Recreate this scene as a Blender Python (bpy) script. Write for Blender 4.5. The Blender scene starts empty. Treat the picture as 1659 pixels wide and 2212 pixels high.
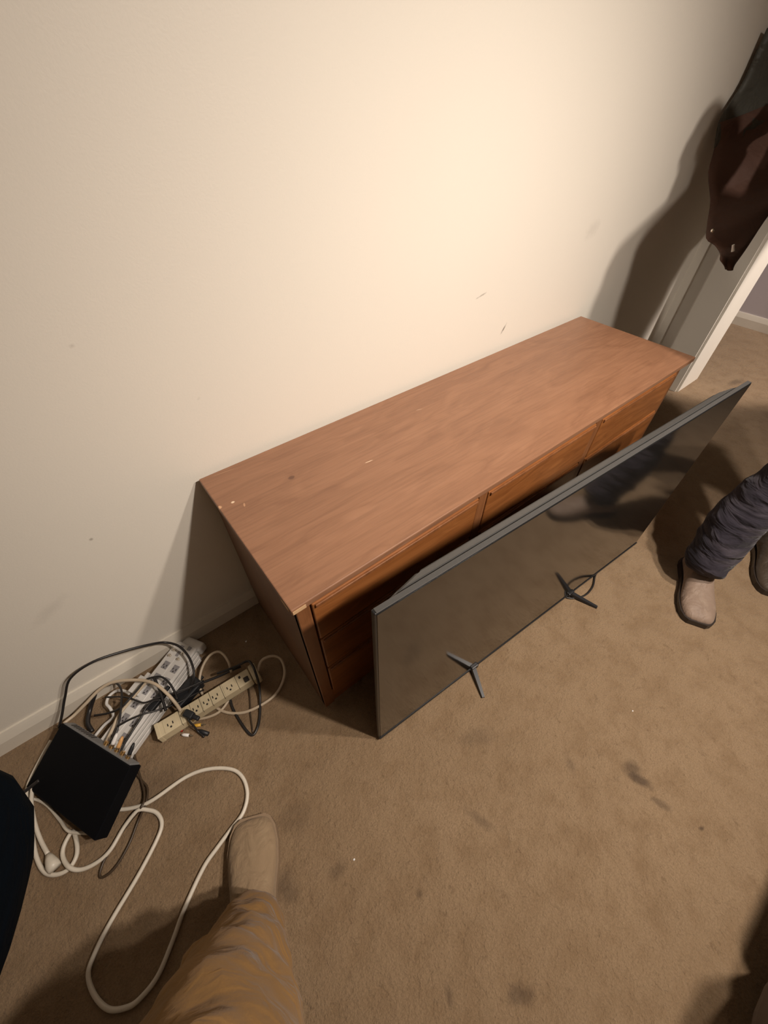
import bpy, bmesh, math, random
from mathutils import Vector, Matrix, noise
random.seed(4)
PI = math.pi
SC = bpy.context.scene
COL = SC.collection

# ---------------------------------------------------------------- camera
cam_d = bpy.data.cameras.new('camera'); cam = bpy.data.objects.new('camera', cam_d); COL.objects.link(cam)
RM = Matrix(((0.787091, 0.452199, -0.419528), (-0.616834, 0.57493, -0.537561), (-0.001885, 0.681888, 0.731454))).to_4x4()
cam.matrix_world = Matrix.Translation((-0.09331, -0.86574, 1.25593)) @ RM
cam_d.sensor_fit = 'HORIZONTAL'; cam_d.sensor_width = 36.0
cam_d.lens = 36.0 * 873.458 / 1659.0
cam_d.clip_start = 0.02
SC.camera = cam

# ---------------------------------------------------------------- world
w = bpy.data.worlds.new('world'); SC.world = w; w.use_nodes = True
w.node_tree.nodes['Background'].inputs[0].default_value = (0.9, 0.75, 0.6, 1)
w.node_tree.nodes['Background'].inputs[1].default_value = 0.05

# ---------------------------------------------------------------- lights
def spot(name, loc, target, power, color, size_deg, blend, radius):
    d = bpy.data.lights.new(name, 'SPOT'); o = bpy.data.objects.new(name, d); COL.objects.link(o)
    o.location = loc; v = Vector(target) - Vector(loc)
    o.rotation_euler = v.to_track_quat('-Z', 'Y').to_euler()
    d.energy = power; d.color = color; d.spot_size = math.radians(size_deg); d.spot_blend = blend; d.shadow_soft_size = radius
    return o
def area(name, loc, target, power, color, size):
    d = bpy.data.lights.new(name, 'AREA'); o = bpy.data.objects.new(name, d); COL.objects.link(o)
    o.location = loc; v = Vector(target) - Vector(loc)
    o.rotation_euler = v.to_track_quat('-Z', 'Y').to_euler()
    d.energy = power; d.color = color; d.shape = 'DISK'; d.size = size
    return o
LAMP_A = (0.72, -1.62, 2.13); LAMP_B = (1.12, -1.56, 2.13)
spot('ceiling_lamp', LAMP_A, (0.60, -0.46, 0.14), 146, (1.0, 0.88, 0.77), 107, 1.0, 0.045)
spot('ceiling_lamp', LAMP_B, (1.12, -0.46, 0.14), 122, (1.0, 0.88, 0.77), 107, 1.0, 0.045)
area('room_glow', (0.2, -2.2, 2.3), (0.3, -1.0, 0), 4, (1.0, 0.86, 0.72), 1.2)
spot('side_room_fill', (3.2, -1.9, 2.2), (3.2, -0.2, 0.42), 330, (1.0, 0.87, 0.78), 35, 0.35, 0.06)  # unseen spot added to brighten the corner front and side room
SC.view_settings.view_transform = 'Standard'; SC.view_settings.look = 'None'
SC.view_settings.exposure = 0.0; SC.view_settings.gamma = 1.0
SC.view_settings.use_curve_mapping = False

# ---------------------------------------------------------------- material helpers
class NT:
    def __init__(s, name):
        s.m = bpy.data.materials.new(name); s.m.use_nodes = True
        s.n = s.m.node_tree.nodes; s.l = s.m.node_tree.links
        s.b = s.n['Principled BSDF']; s.co = s.n.new('ShaderNodeTexCoord')
    def node(s, t, **kw):
        n = s.n.new(t)
        for k, v in kw.items(): setattr(n, k, v)
        return n
    def link(s, a, b): s.l.new(a, b)
    def mapping(s, scale=(1, 1, 1), rot=(0, 0, 0), loc=(0, 0, 0)):
        mp = s.node('ShaderNodeMapping'); mp.inputs['Scale'].default_value = scale
        mp.inputs['Rotation'].default_value = rot; mp.inputs['Location'].default_value = loc
        s.link(s.co.outputs['Object'], mp.inputs['Vector']); return mp.outputs[0]
    def noise(s, vec, scale, detail=4, rough=0.5, dist=0.0):
        n = s.node('ShaderNodeTexNoise'); n.inputs['Scale'].default_value = scale
        n.inputs['Detail'].default_value = detail; n.inputs['Roughness'].default_value = rough
        n.inputs['Distortion'].default_value = dist
        if vec is not None: s.link(vec, n.inputs['Vector'])
        return n.outputs['Fac']
    def ramp(s, fac, stops):
        r = s.node('ShaderNodeValToRGB'); e = r.color_ramp.elements
        while len(e) < len(stops): e.new(0.5)
        for i, (p, c) in enumerate(stops):
            e[i].position = p; e[i].color = (c[0], c[1], c[2], 1) if not isinstance(c, (int, float)) else (c, c, c, 1)
        s.link(fac, r.inputs[0]); return r.outputs[0]
    def mix(s, fac, a, b, mode='MIX'):
        m = s.node('ShaderNodeMix', data_type='RGBA', blend_type=mode)
        for i, v in ((0, fac), (6, a), (7, b)):
            if isinstance(v, (int, float)): m.inputs[i].default_value = v if i == 0 else (v, v, v, 1)
            elif isinstance(v, tuple): m.inputs[i].default_value = (v[0], v[1], v[2], 1)
            else: s.link(v, m.inputs[i])
        return m.outputs[2]
    def math(s, op, a, b=0.0, c=None):
        m = s.node('ShaderNodeMath', operation=op)
        for i, v in enumerate((a, b) if c is None else (a, b, c)):
            if isinstance(v, (int, float)): m.inputs[i].default_value = v
            else: s.link(v, m.inputs[i])
        return m.outputs[0]
    def bump(s, h, strength=0.3, dist=0.01, prev=None):
        b = s.node('ShaderNodeBump'); b.inputs['Strength'].default_value = strength; b.inputs['Distance'].default_value = dist
        s.link(h, b.inputs['Height'])
        if prev is not None: s.link(prev, b.inputs['Normal'])
        return b.outputs[0]
    def set(s, color=None, rough=None, normal=None, metal=None, spec=None, ior=None, coat=None, coat_rough=None, sheen=None):
        def put(k, v):
            if v is None: return
            if isinstance(v, (int, float)): s.b.inputs[k].default_value = v
            elif isinstance(v, tuple): s.b.inputs[k].default_value = (v[0], v[1], v[2], 1)
            else: s.link(v, s.b.inputs[k])
        put('Base Color', color); put('Roughness', rough); put('Normal', normal); put('Metallic', metal)
        put('Specular IOR Level', spec); put('IOR', ior); put('Coat Weight', coat); put('Coat Roughness', coat_rough); put('Sheen Weight', sheen)
        return s.m

def plain(name, col, rough=0.5, metal=0.0, grain=40, amt=0.08, spec=0.5, bumps=0.0):
    t = NT(name); v = t.mapping()
    n = t.noise(v, grain, 3)
    c = t.mix(n, tuple(x * (1 - amt) for x in col), tuple(min(1, x * (1 + amt)) for x in col))
    nm = t.bump(n, bumps, 0.002) if bumps else None
    return t.set(color=c, rough=rough, metal=metal, spec=spec, normal=nm)

def wall_mat(name, col, marks=()):
    t = NT(name); v = t.mapping()
    n1 = t.noise(v, 1.3, 3); n2 = t.noise(v, 220, 2)
    c = t.mix(t.ramp(n1, [(0.3, 0.0), (0.7, 1.0)]), tuple(x * 0.975 for x in col), col)
    for (x, y, z, sx, sz, ang, k) in marks:
        c = t.mix(blob(t, (x, y, z), (sx, 10, sz), ang, 'Y', k, soft=0.6, rag=60), c, (0.16, 0.13, 0.10))
    return t.set(color=c, rough=0.55, normal=t.bump(n2, 0.12, 0.002), spec=0.3)

def blob(t, p, s, ang, axis, k, soft=0.5, rag=25, ragamt=0.5):
    # elliptic stain mask around a point of the surface
    sb = t.node('ShaderNodeVectorMath', operation='SUBTRACT'); t.link(t.co.outputs['Object'], sb.inputs[0]); sb.inputs[1].default_value = p
    mp = t.node('ShaderNodeVectorRotate', rotation_type=axis + '_AXIS'); mp.inputs['Angle'].default_value = ang
    t.link(sb.outputs[0], mp.inputs['Vector'])
    dv = t.node('ShaderNodeVectorMath', operation='DIVIDE'); t.link(mp.outputs[0], dv.inputs[0]); dv.inputs[1].default_value = s
    ln = t.node('ShaderNodeVectorMath', operation='LENGTH'); t.link(dv.outputs[0], ln.inputs[0])
    n = t.noise(t.co.outputs['Object'], rag, 4, 0.65)
    d = t.math('ADD', ln.outputs['Value'], t.math('MULTIPLY', t.math('SUBTRACT', n, 0.5), ragamt * 4))
    r = t.node('ShaderNodeMapRange'); t.link(d, r.inputs[0])
    r.inputs[1].default_value = 1.0 + soft; r.inputs[2].default_value = 1.0 - soft; r.inputs[3].default_value = 0; r.inputs[4].default_value = k
    return r.outputs[0]

def carpet_mat():
    t = NT('carpet'); v = t.mapping()
    big = t.noise(v, 2.2, 4, 0.6); mid = t.noise(v, 14, 5, 0.65); fine = t.noise(v, 260, 4, 0.7); tuft = t.noise(v, 95, 3, 0.6)
    base = t.mix(t.ramp(big, [(0.3, 0.0), (0.7, 1.0)]), (0.285, 0.195, 0.116), (0.33, 0.230, 0.14))
    base = t.mix(t.ramp(mid, [(0.35, 1.0), (0.55, 0.0)]), base, (0.255, 0.169, 0.097))
    base = t.mix(t.math('MULTIPLY', t.ramp(t.noise(v, 34, 6, 0.75, 0.4), [(0.30, 1.0), (0.42, 0.0)]), 0.6), base, (0.13, 0.08, 0.045))
    base = t.mix(t.math('MULTIPLY', t.ramp(fine, [(0.3, 1.0), (0.7, 0.0)]), 0.55), base, (0.15, 0.10, 0.055))
    for (x, y, sx, sy, ang, k) in [(0.57, -1.087, .022, .016, .5, .55), (0.562, -1.118, .026, .011, 1.2, .7), (0.554, -1.171, .02, .008, 1.2, .45),
                                   (0.584, -1.259, .008, .004, .4, .7), (-0.278, -0.705, .03, .018, .3, .4), (-0.268, -0.735, .02, .02, 0, .4),
                                   (-0.089, -1.068, .007, .016, .4, .45), (0.019, -1.150, .016, .012, 0, .45), (0.035, -1.165, .018, .01, 0, .4),
                                   (0.169, -0.911, .03, .010, 1.2, .35), (-0.038, -0.919, .007, .007, 0, .4), (-0.16, -0.773, .02, .012, 0, .35),
                                   (0.45, -0.98, .01, .02, .5, .3), (2.963, -0.412, .06, .02, .2, .5), (-0.20, -0.62, .05, .03, .6, .2), (0.30, -0.78, .05, .02, .6, .25),
                                   (-0.45, -0.35, .10, .05, .4, .25), (1.25, -1.25, .05, .02, .4, .3)]:
        base = t.mix(blob(t, (x, y, 0), (sx, sy, 10), ang, 'Z', k), base, (0.06, 0.04, 0.028))
    nm = t.bump(fine, 0.55, 0.006); nm = t.bump(tuft, 0.5, 0.008, nm); nm = t.bump(mid, 0.35, 0.02, nm)
    return t.set(color=base, rough=1.0, normal=nm, spec=0.05, sheen=0.15)

def wood_mat(name, dark, mid, light, rough=0.38, axis='X', scale=1.0, marks=(), spec=0.5):
    t = NT(name)
    sc = (1.0, 9.0, 9.0) if axis == 'X' else (9.0, 9.0, 1.0)
    v = t.mapping(scale=tuple(x * scale for x in sc))
    warp = t.noise(t.mapping(scale=(1.6, 5, 5) if axis == 'X' else (5, 5, 1.6)), 1.0, 3, 0.5)
    ad = t.node('ShaderNodeVectorMath', operation='ADD'); t.link(v, ad.inputs[0])
    sp = t.node('ShaderNodeCombineXYZ'); k = t.math('MULTIPLY', warp, 4.0); t.link(k, sp.inputs[1]); t.link(k, sp.inputs[2])
    t.link(sp.outputs[0], ad.inputs[1])
    g1 = t.noise(ad.outputs[0], 2.0, 6, 0.6, 0.6)
    g2 = t.noise(t.mapping(scale=(6, 160, 160) if axis == 'X' else (160, 160, 6)), 1.0, 4, 0.6)
    wv = t.node('ShaderNodeTexWave', wave_type='RINGS', rings_direction=axis if axis != 'X' else 'X'); 
    t.link(ad.outputs[0], wv.inputs['Vector']); wv.inputs['Scale'].default_value = 1.1; wv.inputs['Distortion'].default_value = 5.0
    wv.inputs['Detail'].default_value = 3; wv.inputs['Detail Scale'].default_value = 1.5
    c = t.ramp(g1, [(0.28, dark), (0.5, mid), (0.75, light)])
    c = t.mix(t.math('MULTIPLY', wv.outputs['Fac'], 0.28), c, dark)
    c = t.mix(t.math('MULTIPLY', t.ramp(g2, [(0.38, 1.0), (0.55, 0.0)]), 0.22), c, tuple(x * 0.55 for x in dark))
    for (p, s, ang, k, colr) in marks:
        c = t.mix(blob(t, p, s, ang, 'Z', k, soft=0.25, rag=200, ragamt=0.15), c, colr)
    nm = t.bump(g2, 0.16, 0.001)
    rr = t.mix(g1, rough - 0.05, rough + 0.08)
    return t.set(color=c, rough=rr, normal=nm, spec=spec)

def cloth_mat(name, col, weave=300, sheen=0.1, fold=0.5, foldscale=(6, 6, 22), rough=0.9, hi=None, spec=0.2):
    t = NT(name); v = t.mapping()
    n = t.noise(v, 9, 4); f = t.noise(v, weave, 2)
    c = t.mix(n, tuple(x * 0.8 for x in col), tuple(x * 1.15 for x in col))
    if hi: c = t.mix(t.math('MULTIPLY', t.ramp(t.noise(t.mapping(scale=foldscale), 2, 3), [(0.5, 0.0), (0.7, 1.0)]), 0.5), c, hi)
    fo = t.noise(t.mapping(scale=foldscale), 1.6, 3, 0.5, 0.6)
    nm = t.bump(f, 0.25, 0.0015); nm = t.bump(fo, fold, 0.03, nm)
    return t.set(color=c, rough=rough, normal=nm, spec=spec, sheen=sheen)

M = {}
WALLC = (0.80, 0.752, 0.665)
M['wall'] = wall_mat('wall_paint', WALLC, marks=[(1.112, 0, .661, .014, .003, 1.0, .8), (.965, 0, .80, .018, .002, .2, .5), (-.095, 0, .944, .004, .003, .5, .2),
                                                 (-.259, 0, .545, .003, .003, 0, .5), (.07, 0, .78, .004, .002, .8, .12), (-.42, 0, .40, .04, .012, .5, .10), (1.5, 0, .9, .03, .02, .3, .12)])
M['ceiling'] = wall_mat('ceiling_paint', (0.8, 0.76, 0.70))
M['far_wall'] = wall_mat('lavender_wall_paint', (0.55, 0.50, 0.52))
M['trim'] = plain('trim_paint', (0.72, 0.67, 0.58), 0.42, grain=30, amt=0.04)
M['grey_strip'] = plain('grey_strip_tone', (0.50, 0.45, 0.38), 0.45, grain=30, amt=0.04)
M['carpet'] = carpet_mat()
WM = (0.55, 0.33, 0.2)
M['top'] = wood_mat('dresser_top_veneer', (0.235, 0.113, 0.062), (0.30, 0.15, 0.083), (0.335, 0.172, 0.098), rough=0.38,
                    marks=[((0.364, -.218, .594), (.011, .0012, 1), 0.1, .9, (0.8, .6, .42)), ((.033, -.141, .594), (.004, .003, 1), 0, 1, (.8, .6, .42)),
                           ((.001, -.138, .594), (.006, .005, 1), 0, .9, (.7, .42, .24)), ((.05, -.165, .594), (.002, .006, 1), .3, .5, (.7, .42, .24)),
                           ((.18, -.15, .594), (.008, .006, 1), 0, .6, (.07, .03, .02)), ((.62, -.12, .594), (.01, .001, 1), .2, .5, (.7, .5, .35)),
                           ((0.06, -.03, .594), (.03, .001, 1), .1, .3, (.7, .42, .24))])
M['front'] = wood_mat('dresser_front_wood', (0.19, 0.065, 0.018), (0.29, 0.105, 0.03), (0.36, 0.14, 0.042), rough=0.3)
M['frame'] = wood_mat('dresser_frame_wood', (0.17, 0.065, 0.024), (0.25, 0.1, 0.038), (0.30, 0.125, 0.05), rough=0.34, axis='Z')
M['side'] = wood_mat('dresser_side_wood', (0.15, 0.075, 0.04), (0.20, 0.105, 0.06), (0.24, 0.13, 0.075), rough=0.45, axis='Z')
M['dark_gap'] = plain('drawer_gap', (0.03, 0.012, 0.006), 0.8)
M['raw'] = plain('raw_wood_chip', (0.62, 0.40, 0.22), 0.7, grain=200)
M['bezel'] = plain('television_bezel', (0.018, 0.018, 0.019), 0.28, grain=300, amt=.1)
M['tvback'] = plain('television_back', (0.075, 0.073, 0.070), 0.36, grain=300, amt=.1)
def screen_mat():
    t = NT('television_screen'); return t.set(color=t.mix(t.noise(t.mapping(), 30), (0.010, 0.0095, 0.009), (0.012, 0.011, 0.010)), rough=0.085, spec=0.9, ior=1.85)
M['screen'] = screen_mat()
M['foot'] = plain('television_foot_plastic', (0.014, 0.014, 0.016), 0.4, grain=200)
M['blackplastic'] = plain('black_plastic', (0.012, 0.013, 0.016), 0.5, grain=200)
M['boxtop'] = plain('cable_box_top', (0.003, 0.0035, 0.005), 0.6, grain=200, spec=0.12)
M['boxback'] = plain('cable_box_back', (0.20, 0.20, 0.20), 0.45, grain=200)
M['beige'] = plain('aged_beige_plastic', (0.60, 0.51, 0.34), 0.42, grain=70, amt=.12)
M['beige_shaded'] = plain('aged_beige_plastic_shaded', (0.30, 0.25, 0.16), 0.5, grain=70, amt=.12)  # darker copy of the beige; underside shade put into the colour
M['silver'] = plain('pale_grey_plastic', (0.66, 0.64, 0.61), 0.35, grain=60, amt=.06)
M['greypl'] = plain('grey_plastic', (0.27, 0.26, 0.27), 0.5, grain=60, amt=.1)
M['slot'] = plain('outlet_slot_dark', (0.02, 0.015, 0.012), 0.6)
M['metal'] = plain('bright_metal', (0.75, 0.70, 0.62), 0.18, metal=1.0)
M['gold'] = plain('brass_metal', (0.75, 0.48, 0.2), 0.25, metal=1.0)
M['whitecord'] = plain('off_white_cord', (0.68, 0.62, 0.52), 0.4, grain=60)
M['tancord'] = plain('tan_cord', (0.55, 0.45, 0.33), 0.42, grain=60)
M['blackcord'] = plain('black_cord', (0.018, 0.016, 0.016), 0.38, grain=60)
M['browncord'] = plain('dark_brown_cord', (0.055, 0.035, 0.02), 0.4, grain=60)
M['yellow'] = plain('yellow_plastic', (0.75, 0.42, 0.05), 0.35)
M['white'] = plain('white_plastic', (0.8, 0.78, 0.76), 0.35)
M['red'] = plain('red_plastic', (0.35, 0.03, 0.015), 0.4)
M['orange'] = plain('amber_plastic', (0.65, 0.36, 0.14), 0.4)
M['jeans'] = cloth_mat('dark_indigo_denim', (0.026, 0.022, 0.030), fold=0.8, foldscale=(5, 5, 17), hi=(0.085, 0.072, 0.085))
M['ochre'] = cloth_mat('ochre_canvas', (0.27, 0.15, 0.052), fold=0.6, foldscale=(4, 4, 9), hi=(0.34, 0.20, 0.085))
M['suede'] = cloth_mat('tan_suede', (0.29, 0.205, 0.125), fold=0.35, foldscale=(14, 14, 10), hi=(0.34, 0.25, 0.155))
M['greyboot'] = cloth_mat('grey_brown_leather', (0.24, 0.17, 0.125), fold=0.35, foldscale=(14, 14, 10), rough=0.6, spec=.4, hi=(0.32, .24, .18))
M['darkboot'] = cloth_mat('dark_brown_boot_leather', (0.055, 0.038, 0.024), fold=0.3, foldscale=(14, 14, 10), rough=.6, spec=.4)
M['sole'] = plain('dark_rubber_sole', (0.03, 0.022, 0.018), 0.4, grain=80)
M['tansole'] = plain('tan_rubber_sole', (0.26, 0.18, 0.11), 0.7, grain=80)
M['leather'] = cloth_mat('dark_brown_leather', (0.10, 0.050, 0.035), fold=0.4, foldscale=(5, 5, 9), rough=0.62, spec=.3)
M['darkolive'] = cloth_mat('dark_olive_nylon', (0.065, 0.064, 0.052), fold=0.6, foldscale=(7, 7, 9), rough=0.55, spec=.4)
M['navy'] = cloth_mat('dark_navy_nylon', (0.002, 0.004, 0.007), fold=0.5, foldscale=(5, 5, 9), rough=0.9, spec=0.05, sheen=0.0)
M['skin'] = plain('skin', (0.45, 0.26, 0.18), 0.5, grain=120, amt=.06)
M['hair'] = plain('dark_hair', (0.025, 0.016, 0.011), 0.6, grain=200, amt=.3)

# ---------------------------------------------------------------- mesh helpers
def link(name, bm, mat, parent=None, smooth=False, loc=None):
    me = bpy.data.meshes.new(name); bmesh.ops.recalc_face_normals(bm, faces=bm.faces); bm.to_mesh(me); bm.free()
    if mat is not None: me.materials.append(mat)
    if smooth:
        for p in me.polygons: p.use_smooth = True
    o = bpy.data.objects.new(name, me); COL.objects.link(o)
    if parent is not None: o.parent = parent
    return o
def tag(o, label=None, cat=None, group=None, kind=None):
    if label: o['label'] = label
    if cat: o['category'] = cat
    if group: o['group'] = group
    if kind: o['kind'] = kind
    return o
def empty(name, loc, rot=(0, 0, 0)):
    o = bpy.data.objects.new(name, None); COL.objects.link(o); o.location = loc; o.rotation_euler = rot
    o.empty_display_size = 0.05
    return o
def box(bm, lo, hi, bevel=0.0, seg=2, mtx=None):
    c = [(a + b) / 2 for a, b in zip(lo, hi)]; s = [abs(b - a) for a, b in zip(lo, hi)]
    r = bmesh.ops.create_cube(bm, size=1.0)
    vs = r['verts']
    for v in vs: v.co = Vector((v.co.x * s[0] + c[0], v.co.y * s[1] + c[1], v.co.z * s[2] + c[2]))
    if bevel > 0:
        es = {e for v in vs for e in v.link_edges}
        rr = bmesh.ops.bevel(bm, geom=list(es), offset=bevel, segments=seg, profile=0.5, affect='EDGES', clamp_overlap=True)
        vs = list({v for v in rr['verts']} | {v for v in vs if v.is_valid})
    if mtx is not None:
        for v in vs: v.co = mtx @ v.co
    return vs
def bx(name, lo, hi, mat, parent=None, bevel=0.0, seg=2, mtx=None):
    bm = bmesh.new(); box(bm, lo, hi, bevel, seg, mtx); return link(name, bm, mat, parent, smooth=False)
def catmull(P, n=6, closed=False):
    P = [Vector(p) for p in P]; out = []
    for i in range(len(P) - 1):
        p0 = P[i - 1] if i > 0 else P[0] * 2 - P[1]; p1 = P[i]; p2 = P[i + 1]; p3 = P[i + 2] if i + 2 < len(P) else P[-1] * 2 - P[-2]
        for k in range(n):
            u = k / n
            out.append(0.5 * ((2 * p1) + (p2 - p0) * u + (2 * p0 - 5 * p1 + 4 * p2 - p3) * u * u + (3 * p1 - p0 - 3 * p2 + p3) * u ** 3))
    out.append(P[-1]); return out
def tube(bm, pts, rad, sides=8, caps=True):
    pts = [Vector(p) for p in pts]; n = len(pts)
    rads = rad if isinstance(rad, (list, tuple)) else [rad] * n
    t0 = (pts[1] - pts[0]).normalized(); u = t0.orthogonal().normalized(); rings = []
    for i in range(n):
        t = (pts[min(i + 1, n - 1)] - pts[max(i - 1, 0)])
        t = t.normalized() if t.length > 1e-9 else t0
        u = (u - t * u.dot(t)).normalized(); v = t.cross(u)
        rings.append([bm.verts.new(pts[i] + (u * math.cos(a) + v * math.sin(a)) * rads[i]) for a in [2 * PI * k / sides for k in range(sides)]])
    for a, b in zip(rings, rings[1:]):
        for k in range(sides): bm.faces.new((a[k], a[(k + 1) % sides], b[(k + 1) % sides], b[k]))
    if caps: bm.faces.new(rings[0][::-1]); bm.faces.new(rings[-1])
def cyl(bm, a, b, r1, r2=None, sides=16): tube(bm, [a, b], [r1, r2 if r2 is not None else r1], sides)
def cord(name, key, r, mat, label, group=None, cat='cable', n=6, parent=None):
    P = [Vector(p) for p in CAB[key]]
    for p in P: p.z = max(p.z, r + 0.0005)
    bm = bmesh.new(); tube(bm, catmull(P, n), r, 8)
    o = link(name, bm, mat, parent, smooth=True)
    if label: tag(o, label, cat, group)
    return o

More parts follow.
